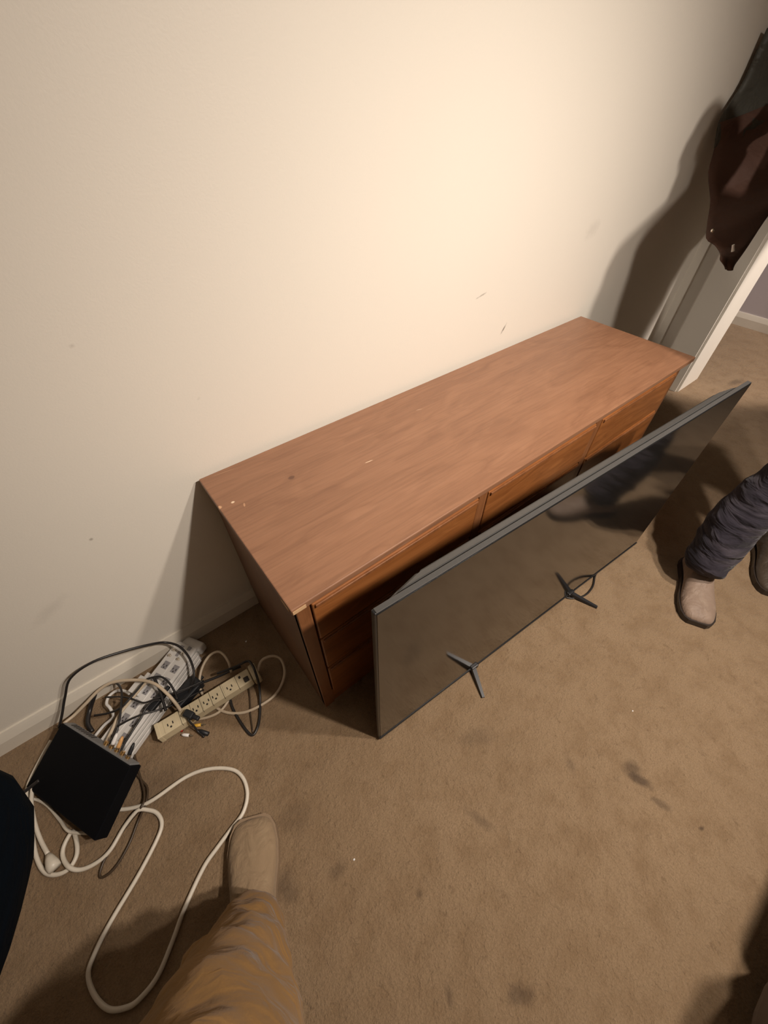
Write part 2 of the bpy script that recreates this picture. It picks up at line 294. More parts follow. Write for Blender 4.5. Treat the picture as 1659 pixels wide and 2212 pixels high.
CAB = {
 'white_long': [[-0.564,-0.301,0.008],[-0.536,-0.333,0.004],[-0.497,-0.359,0.006],[-0.454,-0.374,0.012],[-0.374,-0.374,0.004],[-0.319,-0.393,0.004],[-0.271,-0.431,0.004],[-0.255,-0.468,0.004],[-0.261,-0.508,0.004],[-0.286,-0.537,0.004],[-0.322,-0.549,0.004],[-0.363,-0.562,0.004],[-0.403,-0.577,0.004],[-0.46,-0.616,0.004],[-0.503,-0.654,0.004],[-0.541,-0.682,0.004],[-0.58,-0.69,0.004],[-0.604,-0.684,0.004],[-0.63,-0.665,0.004],[-0.647,-0.63,0.004],[-0.651,-0.592,0.004],[-0.634,-0.568,0.004],[-0.595,-0.538,0.004],[-0.526,-0.497,0.004],[-0.471,-0.457,0.004],[-0.453,-0.433,0.004],[-0.456,-0.406,0.004],[-0.471,-0.386,0.008],[-0.49,-0.374,0.014],[-0.527,-0.383,0.004],[-0.565,-0.409,0.004],[-0.596,-0.414,0.004],[-0.628,-0.405,0.006],[-0.646,-0.386,0.012],[-0.657,-0.353,0.004],[-0.65,-0.331,0.004],[-0.629,-0.316,0.006],[-0.626,-0.347,0.004],[-0.632,-0.373,0.006],[-0.652,-0.386,0.004],[-0.677,-0.378,0.004],[-0.697,-0.354,0.004],[-0.707,-0.308,0.004],[-0.705,-0.238,0.01],[-0.705,-0.174,0.012],[-0.696,-0.136,0.01],[-0.665,-0.09,0.006],[-0.636,-0.058,0.006]],
 'white_plug_cord': [[-0.686,-0.159,0.02],[-0.694,-0.195,0.018],[-0.696,-0.246,0.012],[-0.693,-0.287,0.006],[-0.683,-0.327,0.008]],
 'white_short': [[-0.706,-0.172,0.006],[-0.687,-0.19,0.004],[-0.668,-0.222,0.004],[-0.65,-0.272,0.004],[-0.633,-0.313,0.012],[-0.6,-0.343,0.006]],
 'brown_thin': [[-0.487,-0.236,0.02],[-0.477,-0.268,0.01],[-0.467,-0.308,0.004],[-0.459,-0.337,0.006],[-0.47,-0.37,0.012],[-0.499,-0.393,0.004],[-0.526,-0.423,0.004],[-0.558,-0.446,0.004],[-0.583,-0.452,0.004],[-0.597,-0.444,0.004],[-0.586,-0.424,0.004],[-0.558,-0.403,0.004],[-0.515,-0.381,0.004],[-0.481,-0.374,0.016],[-0.467,-0.348,0.012],[-0.467,-0.288,0.004],[-0.464,-0.236,0.006]],
 'black_arch': [[-0.594,-0.065,0.05],[-0.572,-0.051,0.075],[-0.541,-0.03,0.113],[-0.497,-0.03,0.173],[-0.436,-0.03,0.187],[-0.366,-0.03,0.16],[-0.305,-0.03,0.123],[-0.277,-0.033,0.1],[-0.253,-0.059,0.09],[-0.242,-0.099,0.08],[-0.244,-0.14,0.07],[-0.257,-0.167,0.055],[-0.279,-0.178,0.035],[-0.303,-0.189,0.02]],
 'tan_arch': [[-0.586,-0.054,0.04],[-0.561,-0.045,0.035],[-0.525,-0.038,0.045],[-0.48,-0.031,0.06],[-0.438,-0.041,0.07],[-0.378,-0.086,0.08],[-0.345,-0.126,0.08],[-0.327,-0.174,0.075],[-0.32,-0.205,0.06],[-0.317,-0.229,0.052]],
 'tan_over': [[-0.362,-0.101,0.075],[-0.391,-0.107,0.065],[-0.43,-0.12,0.055],[-0.459,-0.135,0.052],[-0.48,-0.16,0.052],[-0.501,-0.186,0.056]],
 'tan_loop_back': [[-0.163,-0.201,0.03],[-0.156,-0.18,0.05],[-0.158,-0.149,0.055],[-0.169,-0.126,0.05],[-0.195,-0.117,0.04],[-0.225,-0.131,0.03],[-0.248,-0.157,0.02],[-0.259,-0.185,0.008],[-0.256,-0.216,0.004]],
 'tan_loop_end': [[-0.081,-0.23,0.032],[-0.064,-0.232,0.045],[-0.04,-0.239,0.04],[-0.026,-0.257,0.03],[-0.031,-0.287,0.02],[-0.051,-0.311,0.01],[-0.085,-0.33,0.004],[-0.127,-0.333,0.004],[-0.174,-0.324,0.004],[-0.208,-0.304,0.004],[-0.232,-0.277,0.004],[-0.248,-0.242,0.004]],
 'tan_under': [[-0.187,-0.241,0.006],[-0.208,-0.262,0.004],[-0.238,-0.274,0.004],[-0.27,-0.268,0.004],[-0.298,-0.253,0.004],[-0.313,-0.241,0.006],[-0.322,-0.221,0.006]],
 'black_drape': [[-0.196,-0.19,0.05],[-0.143,-0.21,0.06],[-0.109,-0.217,0.062],[-0.103,-0.24,0.066],[-0.106,-0.267,0.062],[-0.114,-0.288,0.03],[-0.13,-0.317,0.01],[-0.151,-0.355,0.004],[-0.171,-0.381,0.004],[-0.19,-0.39,0.004],[-0.199,-0.367,0.004],[-0.204,-0.318,0.004],[-0.204,-0.281,0.004],[-0.196,-0.247,0.006]],
 'thin_dark': [[-0.139,-0.254,0.006],[-0.154,-0.296,0.004],[-0.172,-0.338,0.004],[-0.187,-0.385,0.004]],
 'black_back': [[-0.324,-0.168,0.045],[-0.29,-0.172,0.04],[-0.252,-0.178,0.035],[-0.201,-0.189,0.03],[-0.16,-0.196,0.03],[-0.134,-0.197,0.02]],
 'black_a': [[-0.534,-0.216,0.06],[-0.507,-0.204,0.06],[-0.477,-0.185,0.06],[-0.457,-0.16,0.065],[-0.438,-0.116,0.07],[-0.431,-0.07,0.06],[-0.441,-0.032,0.05],[-0.457,-0.03,0.055]],
 'black_b': [[-0.477,-0.254,0.06],[-0.469,-0.233,0.065],[-0.437,-0.203,0.06],[-0.407,-0.183,0.062],[-0.389,-0.168,0.065],[-0.368,-0.161,0.065],[-0.35,-0.169,0.06]],
 'black_c': [[-0.517,-0.078,0.03],[-0.478,-0.108,0.05],[-0.442,-0.124,0.066],[-0.405,-0.111,0.07],[-0.364,-0.096,0.075],[-0.342,-0.101,0.075],[-0.325,-0.113,0.072],[-0.314,-0.142,0.07],[-0.312,-0.171,0.06],[-0.314,-0.192,0.055]],
 'black_d': [[-0.481,-0.044,0.03],[-0.446,-0.078,0.05],[-0.417,-0.112,0.066],[-0.39,-0.149,0.066],[-0.361,-0.159,0.066],[-0.327,-0.167,0.06],[-0.287,-0.175,0.05],[-0.237,-0.179,0.04]],
 'black_e': [[-0.342,-0.106,0.08],[-0.342,-0.144,0.07],[-0.346,-0.177,0.062],[-0.35,-0.203,0.055]],
 'black_f': [[-0.461,-0.17,0.068],[-0.431,-0.174,0.07],[-0.398,-0.18,0.066],[-0.363,-0.187,0.05],[-0.324,-0.194,0.04],[-0.276,-0.19,0.02],[-0.251,-0.187,0.006]],
 'pale_coil': [[-0.536,-0.124,0.01],[-0.509,-0.111,0.012],[-0.48,-0.108,0.02],[-0.478,-0.085,0.03],[-0.483,-0.065,0.03],[-0.473,-0.048,0.03],[-0.453,-0.044,0.03],[-0.434,-0.058,0.03],[-0.419,-0.087,0.04]],
 'dark_bundle': [[-0.497,-0.03,0.05],[-0.526,-0.043,0.02],[-0.542,-0.076,0.015],[-0.539,-0.107,0.01]],
 'tv_cord': [[1.069,-0.673,0.004],[1.035,-0.681,0.004],[0.992,-0.7,0.004],[0.942,-0.705,0.004],[0.902,-0.692,0.004],[0.878,-0.671,0.004],[0.876,-0.648,0.004]],
 'plugcord': [[-0.306,-0.246,0.06],[-0.309,-0.265,0.05],[-0.307,-0.277,0.03],[-0.306,-0.289,0.01],[-0.298,-0.312,0.006]],
 'dark_left_lead': [[-0.706,-0.177,0.06],[-0.691,-0.175,0.05],[-0.671,-0.172,0.05],[-0.656,-0.17,0.05]],
}

CAB['tan_loop_end'].insert(0, [-0.098, -0.247, 0.03])
# ================================================================= SETTING
def struct(o): o['kind'] = 'structure'; return o
bm = bmesh.new(); box(bm, (-1.7, -3.3, -0.06), (4.0, 1.6, 0.0)); struct(link('floor', bm, M['carpet']))
struct(bx('ceiling', (-1.7, -3.3, 2.44), (4.0, 1.6, 2.5), M['ceiling']))
struct(bx('wall_back', (-1.7, 0.0, 0.0), (2.83, 0.12, 2.44), M['wall']))
bm = bmesh.new(); box(bm, (2.56, -0.25, 0.0), (2.83, 0.0, 2.44))
es = [e for e in bm.edges if abs(e.verts[0].co.z - e.verts[1].co.z) > 1 and e.verts[0].co.y < -0.2]
bmesh.ops.bevel(bm, geom=es, offset=0.012, segments=3, affect='EDGES')
struct(link('wall_corner', bm, M['wall']))
struct(bx('corner_strip', (2.548, -0.105, 0.0), (2.56, -0.05, 2.2), M['grey_strip'], bevel=0.003))  # thin raised strip on the corner's side face, greyer than the wall
struct(bx('wall_left', (-1.7, -3.3, 0.0), (-1.6, 0.0, 2.44), M['wall']))
struct(bx('wall_front', (-1.6, -3.3, 0.0), (4.0, -3.2, 2.44), M['wall']))
struct(bx('wall_right', (3.875, -3.2, 0.0), (4.0, 1.5, 2.44), M['far_wall']))
struct(bx('wall_side_room', (2.83, 1.5, 0.0), (4.0, 1.6, 2.44), M['far_wall']))
def baseboard(name, a, b, nrm, h=0.078, t=0.014, inset=0):
    # profile with rounded top, swept from a to b on the face of a wall
    a = Vector(a); b = Vector(b); nrm = Vector(nrm); prof = [(0, 0), (t, 0), (t, h * .62), (t * .8, h * .75), (t * .55, h * .9), (t * .35, h), (0, h)]
    bm = bmesh.new(); r = []
    for p in (a, b): r.append([bm.verts.new(p + nrm * u + Vector((0, 0, z))) for u, z in prof])
    for k in range(len(prof)): bm.faces.new((r[0][k], r[0][(k + 1) % len(prof)], r[1][(k + 1) % len(prof)], r[1][k]))
    bm.faces.new(r[0]); bm.faces.new(r[1][::-1])
    return struct(link(name, bm, M['trim']))
baseboard('baseboard_back', (-1.6, 0, 0), (2.54, 0, 0), (0, -1, 0))
baseboard('baseboard_right', (3.875, -3.2, 0), (3.875, 1.5, 0), (-1, 0, 0), h=0.085)

# ================================================================= DRESSER
W, D, H = 1.591, 0.47, 0.594
dr = empty('dresser', (0, -0.235, 0)); tag(dr, 'long low reddish brown wooden dresser with scratched top against the wall', 'dresser')
def dpart(name, lo, hi, mat, bevel=0.0, par=None, seg=2):
    o = bx(name, lo, hi, mat, None, bevel, seg); p = par or dr
    o.parent = p; o.matrix_parent_inverse = dr_inv; return o
dr_inv = Matrix.Translation((0, 0.235, 0))
def under(o, p, inv=None):
    o.parent = p
    if inv is not None: o.matrix_parent_inverse = inv
    return o
TH = 0.017
dpart('top', (0, -D, H - TH), (W, -0.016, H), M['top'], 0.0022)
# worn notches of pale wood along the front left corner of the top
bm = bmesh.new()
box(bm, (0.002, -0.4712, H - TH + 0.002), (0.030, -0.4702, H - 0.004), 0.0004)
box(bm, (-0.0012, -0.46, H - TH + .002), (-0.0002, -0.43, H - 0.006), 0.0004)
o = link('chipped_edge', bm, M['raw']); under(o, dr, dr_inv); o['label'] = 'pale bare wood where the corner veneer has chipped'
zb = 0.0; zt = H - TH
x0, x1 = 0.012, W - 0.03
dpart('side_panel', (x0, -D + 0.022, 0.0), (x0 + 0.018, -0.02, zt), M['side'], 0.001)
dpart('side_panel', (x1 - 0.018, -D + 0.022, 0.0), (x1, -0.02, zt), M['side'], 0.001)
dpart('back_panel', (x0 + .018, -0.026, 0.05), (x1 - .018, -0.020, zt), M['side'])
FY = -D + 0.016      # face frame front
dpart('stile', (x0, FY, 0.0), (x0 + 0.030, FY + 0.02, zt), M['frame'], 0.0015)
dpart('stile', (x1 - 0.030, FY, 0.0), (x1, FY + 0.02, zt), M['frame'], 0.0015)
dpart('rail', (x0 + .03, FY + .001, zt - 0.018), (x1 - .03, FY + .019, zt), M['front'], 0.001)
dpart('plinth', (x0 + .03, FY + .004, 0.0), (x1 - .03, FY + .019, 0.075), M['front'], 0.001)
cols = [(x0 + 0.033, 0.5225), (0.5575, 1.0325), (1.0675, x1 - 0.033)]
dpart('divider', (0.5245, FY - .002, 0.075), (0.5555, FY + .02, zt - .018), M['frame'], 0.001)
dpart('divider', (1.0345, FY - .002, 0.075), (1.0655, FY + .02, zt - .018), M['frame'], 0.001)
rows = [(0.405, 0.552), (0.246, 0.398), (0.082, 0.239)]
for (a, b) in cols:
    for (z0, z1) in rows:
        bm = bmesh.new(); box(bm, (a, FY - 0.004, z0), (b, FY + 0.014, z1), 0.003, 3)
        # a finger pull: groove under the top lip of each drawer front
        d = link('drawer', bm, M['front']); under(d, dr, dr_inv)
        lip = bx('drawer_lip', (a + .006, FY - 0.0085, z1 - 0.012), (b - .006, FY - 0.003, z1 - 0.003), M['frame'], None, 0.0015)
        lip.parent = d
dpart('inner_case', (x0 + .02, FY + .021, 0.075), (x1 - .02, FY + .024, zt - .001), M['dark_gap'])

# ================================================================= TELEVISION
TVW, TVH = 1.213, 0.700
yaw = math.atan2(-0.0752, 1.2107)
tv = empty('television', (0.082, -0.617, 0.0), (0, 0, yaw)); tag(tv, 'large black flat screen television standing on the carpet in front of the dresser', 'television')
Z0 = 0.010
bm = bmesh.new(); box(bm, (0, 0.0, Z0), (TVW, 0.011, Z0 + TVH - .010), 0.002, 2); link('panel_frame', bm, M['bezel'], tv)
bm = bmesh.new(); box(bm, (0.004, -0.0012, Z0 + 0.010), (TVW - 0.004, 0.0, Z0 + TVH - .013), 0.0004, 1); link('screen', bm, M['screen'], tv)
bm = bmesh.new(); box(bm, (0.0, -0.0035, Z0), (TVW, -0.0002, Z0 + 0.0095), 0.001, 1); link('bottom_bezel', bm, M['bezel'], tv)
# rear housing, tapered
bm = bmesh.new()
vs = box(bm, (0.0, 0.011, 0), (1.0, 0.04, 1.0))
for v in bm.verts:
    far = v.co.y > 0.02
    v.co.x = (0.11 if far else 0.02) if v.co.x < .5 else (TVW - (0.11 if far else 0.02))
    v.co.z = (Z0 + (0.06 if far else 0.012)) if v.co.z < .5 else (Z0 + TVH - (0.020 if far else 0.012))
    if far: v.co.y = 0.034
bmesh.ops.bevel(bm, geom=list(bm.edges), offset=0.006, segments=2, affect='EDGES')
link('rear_housing', bm, M['tvback'], tv)
bm = bmesh.new(); box(bm, (0.004, 0.0005, Z0 + TVH - .0108), (TVW - .004, 0.0105, Z0 + TVH - .0088), 0.0006, 1); link('top_trim', bm, M['tvback'], tv)
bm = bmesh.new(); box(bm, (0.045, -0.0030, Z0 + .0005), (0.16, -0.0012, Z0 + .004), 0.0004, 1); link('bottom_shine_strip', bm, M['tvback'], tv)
def tv_foot(cx, tx, ty):
    bm = bmesh.new()
    def limb(p0, p1, w0, w1):
        p0 = Vector(p0); p1 = Vector(p1); d = (p1 - p0); n = Vector((-d.y, d.x, 0)).normalized()
        a = [bm.verts.new(p0 + n * w0 * s + Vector((0, 0, zz))) for s, zz in ((-1, 0), (1, 0), (.8, .014), (-.8, .014))]
        b = [bm.verts.new(p1 + n * w1 * s + Vector((0, 0, zz))) for s, zz in ((-1, -.0), (1, -.0), (.7, .006), (-.7, .006))]
        for k in range(4): bm.faces.new((a[k], a[(k + 1) % 4], b[(k + 1) % 4], b[k]))
        bm.faces.new(a[::-1]); bm.faces.new(b)
    limb((cx, 0.005, Z0 - .002), (cx + tx, ty, 0.002), .0085, .0055)
    limb((cx, 0.005, Z0 - .002), (cx + tx, 0.09, 0.002), .0085, .0055)
    box(bm, (cx - .014, -0.008, Z0 - .006), (cx + .014, 0.016, Z0 + .016), 0.003)
    return link('foot', bm, M['foot'], tv)
tv_foot(0.352, -0.036, -0.083); tv_foot(0.812, 0.040, -0.088)
tc = cord('power_cord', 'tv_cord', 0.003, M['blackcord'], None); tc.parent = tv
tc.matrix_parent_inverse = (Matrix.Translation((0.082, -0.617, 0.0)) @ Matrix.Rotation(yaw, 4, 'Z')).inverted()

# ================================================================= POWER STRIPS
def slots(bm, x, y, z, s=1.0, rot=0.0):
    m = Matrix.Translation((x, y, z)) @ Matrix.Rotation(rot, 4, 'Z')
    box(bm, (-.0013 * s, .0035 * s, 0), (.0013 * s, .0105 * s, .0006), mtx=m @ Matrix.Translation((-.0065 * s, -.006 * s, 0)))
    box(bm, (-.0013 * s, .0035 * s, 0), (.0013 * s, .0105 * s, .0006), mtx=m @ Matrix.Translation((.0065 * s, -.006 * s, 0)))
    cyl(bm, m @ Vector((0, .0095 * s, 0)), m @ Vector((0, .0095 * s, .0006)), .0026 * s, sides=10)
ang = math.atan2(-0.012, 0.27)
pa = empty('power_strip', (-0.389, -0.235, 0.0), (0, 0, ang)); tag(pa, 'aged beige power strip with six outlets lying on top of the tangle', 'power strip')
za, zt2 = 0.010, 0.043
bx('body', (0, -.0215, za), (.268, .0215, zt2), M['beige'], pa, 0.003, 3)
bx('underside', (0.004, -.0205, za - .004), (.264, .0205, za + .0005), M['beige_shaded'], pa, 0.001)
bx('end_cap', (.270, -.027, za - .002), (.292, .027, zt2 + .002), M['beige'], pa, 0.005, 3)
bx('end_cap', (-.003, -.0222, za - .001), (.008, .0222, zt2 + .0008), M['beige'], pa, 0.0015, 2)
for k, x in enumerate((.036, .080, .106, .136, .162, .205)):
    bx('outlet', (x - .0125 if k not in (0, 5) else x - .018, -.0195, zt2 - .001), (x + .0125 if k not in (0, 5) else x + .018, .0195, zt2 + .0010), M['beige'], pa, 0.0006, 1)
    bm = bmesh.new(); slots(bm, x, -.001, zt2 + .0011, 1.05, PI + .0); link('outlet_slots', bm, M['slot'], pa)
bx('rocker_switch', (.247, -.017, zt2 - .002), (.261, -.002, zt2 + .005), M['slot'], pa, 0.0015)
bx('label_strip', (.236, .004, zt2), (.242, .012, zt2 + .0006), M['slot'], pa)
bx('label_strip', (.243, .002, zt2), (.262, .018, zt2 + .0004), M['beige'], pa)
# beige strip seams
for x in (.0625, .0935, .121, .149, .183, .2275): bx('seam', (x - .0005, -.0218, zt2 - .012), (x + .0005, .0218, zt2 + .0004), M['slot'], pa)

angb = math.radians(30.5)
pb = empty('surge_protector', (-0.500, -0.203, 0.0), (0, 0, angb)); tag(pb, 'wide pale grey surge protector with two rows of outlets, nearest the baseboard', 'power strip')
LB = .312; WB = .046; HB = .042
bx('body', (0, -WB + .016, .003), (LB, WB, HB), M['silver'], pb, 0.003, 3)
bx('end_cap', (LB - .006, -WB + .008, .003), (LB + .026, WB - .012, HB - .004), M['silver'], pb, 0.008, 3)
for k in range(3):
    bx('ridge', (0.0, -WB + .016 - .0062 * (k + 1), .004), (LB - .01 - .004 * k, -WB + .016 - .0062 * k - .0018, HB - .005 - .0085 * k), M['silver'], pb, 0.0016, 2)
bx('side_wall', (0.001, -WB + .0035, .003), (LB - .012, -WB + .016, .012), M['greypl'], pb)
for row, yy in enumerate((.023, -.012)):
    bx('outlet_bank', (.015, yy - .0135, HB - .001), (LB - .050, yy + .0135, HB + .0012), M['silver'], pb, 0.0008, 1)
    for k in range(6):
        x = .034 + k * .040
        bx('outlet', (x - .0115, yy - .0095, HB + .0008), (x + .0115, yy + .0095, HB + .0022), M['greypl'], pb, 0.0005, 1)
        bm = bmesh.new(); slots(bm, x, yy, HB + .0023, .8, PI / 2); link('outlet_slots', bm, M['slot'], pb)
for (x, y) in ((.262, .030), (.281, .030), (.262, -.003), (.281, -.003)):
    bm = bmesh.new(); cyl(bm, (x, y, HB), (x, y, HB + .009), .0042, sides=12); cyl(bm, (x, y, HB + .009), (x, y, HB + .011), .0026, sides=12)
    link('coaxial_socket', bm, M['metal'], pb, smooth=False)
bx('telephone_jack', (.268, .008, HB), (.285, .018, HB + .0010), M['greypl'], pb, .0004, 1)
bx('indicator_window', (.295, .010, HB), (.303, .024, HB + .0008), M['greypl'], pb, .0003, 1)
bx('rocker_switch', (.296, -.015, HB), (.308, -.004, HB + .004), M['greypl'], pb, .001, 1)

# adapters and plugs on the strips
def adapter(name, loc, rz, size, mat, label, tilt=0.0, extra=None):
    e = empty(name, loc, (tilt, 0, rz)); tag(e, label, 'adapter')
    bx('housing', (-size[0] / 2, -size[1] / 2, 0), (size[0] / 2, size[1] / 2, size[2]), mat, e, min(size) * .16, 3)
    bx('cord_guard', (size[0] / 2 - .001, -.005, size[2] * .3), (size[0] / 2 + .014, .005, size[2] * .3 + .009), mat, e, .002, 2)
    return e
adapter('power_adapter', (-0.290, -0.170, 0.0008), 0.35, (.085, .044, .032), M['blackplastic'], 'black power adapter brick wedged behind the beige power strip')
adapter('power_adapter', (-0.360, -0.160, 0.0450), 0.45, (.060, .020, .014), M['blackplastic'], 'slim black adapter plugged into the grey surge protector')
adapter('power_adapter', (-0.388, -0.085, 0.0450), 0.52, (.050, .036, .012), M['silver'], 'pale grey adapter plugged into the middle of the surge protector')
# black plug in the second outlet of the beige strip
e = empty('black_plug', (-0.303, -0.252, 0.045), (0, 0, -1.0)); tag(e, 'black plug seated in the second outlet of the beige strip', 'plug')
bx('plug_head', (-.013, -.010, .0), (.015, .010, .019), M['blackplastic'], e, .004, 3)
bx('cord_guard', (.012, -.006, .004), (.034, .006, .014), M['blackplastic'], e, .003, 2)
pc = cord('plug_cord', 'plugcord', 0.0028, M['blackcord'], None); pc.parent = e
pc.matrix_parent_inverse = (Matrix.Translation((-0.303, -0.252, 0.045)) @ Matrix.Rotation(-1.0, 4, 'Z')).inverted()

def rca(loc, rz, mat, label, tilt=0.0, L=.022, r=.0042, tip=True):
    e = empty('audio_plug', loc, (0, tilt, rz)); tag(e, label, 'plug')
    bm = bmesh.new(); tube(bm, [(-L * .5, 0, 0), (-L * .2, 0, 0), (L * .5, 0, 0)], [r * .55, r, r], 12); link('plug_sleeve', bm, mat, e, smooth=True)
    if tip:
        bm = bmesh.new(); cyl(bm, (L * .5, 0, 0), (L * .5 + .006, 0, 0), r * .8); cyl(bm, (L * .5 + .006, 0, 0), (L * .5 + .013, 0, 0), r * .35); link('plug_tip', bm, M['metal'], e)
    return e
rca((-0.303, -0.270, .0055), -.55, M['yellow'], 'yellow audio video plug lying on the carpet below the beige strip')
rca((-0.338, -0.274, .0055), -.75, M['white'], 'white audio video plug lying on the carpet below the beige strip')
rca((-0.347, -0.250, .0055), -.85, M['red'], 'dark red audio video plug half hidden under the beige strip', tip=False)
rca((-0.296, -0.298, .0062), -.95, M['blackplastic'], 'black plug end lying on the carpet beside the yellow plug', L=.034, r=.0056, tip=False)

# ================================================================= CABLE BOX
cb = empty('cable_box', (0, 0, 0)); tag(cb, 'flat black cable box tilted over the end of the surge protector', 'cable box')
Rb = Matrix(((0.4702, 0.7917, -0.3899), (-0.8602, 0.51, -0.0018), (0.1974, 0.3363, 0.9208)))
cb.matrix_world = Matrix.Translation((-0.5717, -0.2322, 0.072)) @ Rb.to_4x4() @ Matrix.Translation((0, 0, 0))
bw, bd, bh = .2893, .1535, .034
bx('case', (-bw / 2, -bd / 2, -bh), (bw / 2, bd / 2, 0), M['boxtop'], cb, .0025, 2)
bx('back_panel', (-bw / 2 + .006, bd / 2 - .0005, -bh + .003), (bw / 2 - .006, bd / 2 + .0035, -.003), M['boxback'], cb, .0006, 1)
for k, mname in enumerate(('white', 'metal', 'orange', 'white', 'metal')):
    x = .02 + k * .022
    bm = bmesh.new(); cyl(bm, (x, bd / 2 + .003, -.017), (x, bd / 2 + .012, -.017), .0055, sides=12); link('socket', bm, M['gold'], cb)
bm = bmesh.new()
bm.free()
for k in range(9): bx('vent_slot', (-.12 + k * .011, bd / 2 + .0032, -.026), (-.116 + k * .011, bd / 2 + .0042, -.010), M['slot'], cb)
def boxplug(k, mat, label):
    p = cb.matrix_world @ Vector((.02 + k * .022, bd / 2 + .013, -.017)); q = cb.matrix_world @ Vector((.02 + k * .022, bd / 2 + .040, -.014))
    d = (q - p); e = empty('box_plug', p); tag(e, label, 'plug'); e.rotation_euler = d.to_track_quat('X', 'Z').to_euler()
    bm = bmesh.new(); tube(bm, [(0, 0, 0), (.004, 0, 0), (.018, 0, 0), (.026, 0, 0)], [.0052, .0052, .0046, .0024], 12); link('plug_sleeve', bm, mat, e, smooth=True)
    bm = bmesh.new(); cyl(bm, (-.004, 0, 0), (0.0, 0, 0), .0058, sides=12); link('plug_collar', bm, M['metal'], e)
boxplug(1, M['white'], 'white plug pushed into the back of the black cable box')
boxplug(2, M['orange'], 'amber coloured plug in the back of the black cable box')
boxplug(4, M['blackplastic'], 'black plug in the back of the cable box at its right end')

# ================================================================= CORDS
cord('extension_cord', 'white_long', 0.0048, M['whitecord'], 'long off-white extension cord looping across the carpet to the tan boot')
cord('lead', 'white_plug_cord', 0.0048, M['whitecord'], 'off-white cord ending in a plug left of the black box')
bm = bmesh.new(); tube(bm, [(-.681, -.330, .010), (-.679, -.342, .011), (-.676, -.356, .012), (-.672, -.368, .012)], [.006, .010, .0135, .0125], 12)
bm2 = None
o = link('cord_plug', bm, M['whitecord'], None, smooth=True); tag(o, 'off-white moulded plug lying on the carpet below the black box', 'plug')
cord('lead', 'white_short', 0.0036, M['whitecord'], 'thin off-white cord running under the lower edge of the black box')
cord('lead', 'brown_thin', 0.0028, M['browncord'], 'thin dark brown cord drooping in a narrow loop over the carpet')
cord('lead', 'black_arch', 0.0034, M['blackcord'], 'black cord arching high in front of the baseboard')
cord('lead', 'tan_arch', 0.0045, M['tancord'], 'thick tan cord arching from the black box to the beige strip')
cord('lead', 'tan_over', 0.0042, M['tancord'], 'straight tan cord crossing the grey surge protector')
cord('lead', 'tan_loop_back', 0.0040, M['tancord'], 'tan cord looping up behind the beige power strip')
cord('lead', 'tan_loop_end', 0.0042, M['tancord'], 'tan cord leaving the end cap of the beige strip in a wide loop')
cord('lead', 'tan_under', 0.0040, M['tancord'], 'tan cord curving along the carpet just below the beige strip')
cord('lead', 'black_drape', 0.0036, M['blackcord'], 'black cord draped over the beige strip and hanging in a V on the carpet')
cord('lead', 'thin_dark', 0.0020, M['browncord'], 'very thin brown wire inside the V of the black cord')
cord('lead', 'black_back', 0.0036, M['blackcord'], 'black cord running along the back of the beige power strip')
cord('lead', 'black_a', 0.0030, M['blackcord'], 'black cord climbing from the box plugs over the left of the surge protector')
cord('lead', 'black_b', 0.0030, M['blackcord'], 'black cord lying along the middle of the grey surge protector')
cord('lead', 'black_c', 0.0030, M['blackcord'], 'black cord hooped over the upper part of the surge protector')
cord('lead', 'black_d', 0.0024, M['blackcord'], 'thin black cord sagging across the surge protector')
cord('lead', 'black_e', 0.0040, M['blackcord'], 'short black cord dropping from the top of the hoop to the slim adapter')
cord('lead', 'black_f', 0.0026, M['blackcord'], 'thin black cord leading to the slim black adapter')
cord('lead', 'pale_coil', 0.0042, M['silver'], 'pale grey cord coiled between the baseboard and the surge protector')
cord('lead', 'dark_bundle', 0.0060, M['blackcord'], 'dark bundled cord between the black box and the baseboard')
cord('lead', 'dark_left_lead', 0.0042, M['blackcord'], 'black cord leaving the left side of the cable box')

# carpet crumbs
def crumb(p, r, mat, label):
    bm = bmesh.new(); bmesh.ops.create_icosphere(bm, subdivisions=1, radius=r)
    for v in bm.verts: v.co = Vector((v.co.x * random.uniform(.7, 1.3), v.co.y * random.uniform(.7, 1.3), v.co.z * .6)) + Vector((p[0], p[1], r * .5))
    tag(link('crumb', bm, mat), label, 'crumb')
crumb((-0.119, -0.781), .0028, M['white'], 'tiny white crumb on the carpet to the right of the tan boot')
crumb((-0.239, -0.619), .0030, M['slot'], 'tiny black crumb on the carpet beside the toe of the tan boot')
crumb((0.707, -1.012), .0022, M['white'], 'tiny white crumb on the open carpet below the right television foot')
crumb((-0.085, -0.120), .0030, M['white'], 'pale crumb on the shaded carpet beside the dresser')

# ================================================================= PEOPLE
def skin_mesh(name, verts, edges, radii, mat, parent=None, sub=2, root=0):
    me = bpy.data.meshes.new(name); me.from_pydata([tuple(v) for v in verts], edges, []); me.materials.append(mat)
    o = bpy.data.objects.new(name, me); COL.objects.link(o)
    if parent is not None: o.parent = parent
    md = o.modifiers.new('skin', 'SKIN'); md.use_smooth_shade = True
    for i, sv in enumerate(me.skin_vertices[0].data):
        r = radii[i]; sv.radius = r if isinstance(r, tuple) else (r, r); sv.use_root = (i == root)
    s = o.modifiers.new('sub', 'SUBSURF'); s.levels = sub; s.render_levels = sub
    return o
def chainmesh(chains):
    """chains: list of [(co, r), ...]; equal first points are shared"""
    V = []; R = []; E = []; key = {}
    def add(c, r):
        k = tuple(round(x, 4) for x in c)
        if k not in key: key[k] = len(V); V.append(c); R.append(r)
        return key[k]
    for ch in chains:
        ids = [add(c, r) for c, r in ch]
        E += list(zip(ids, ids[1:]))
    return V, E, R
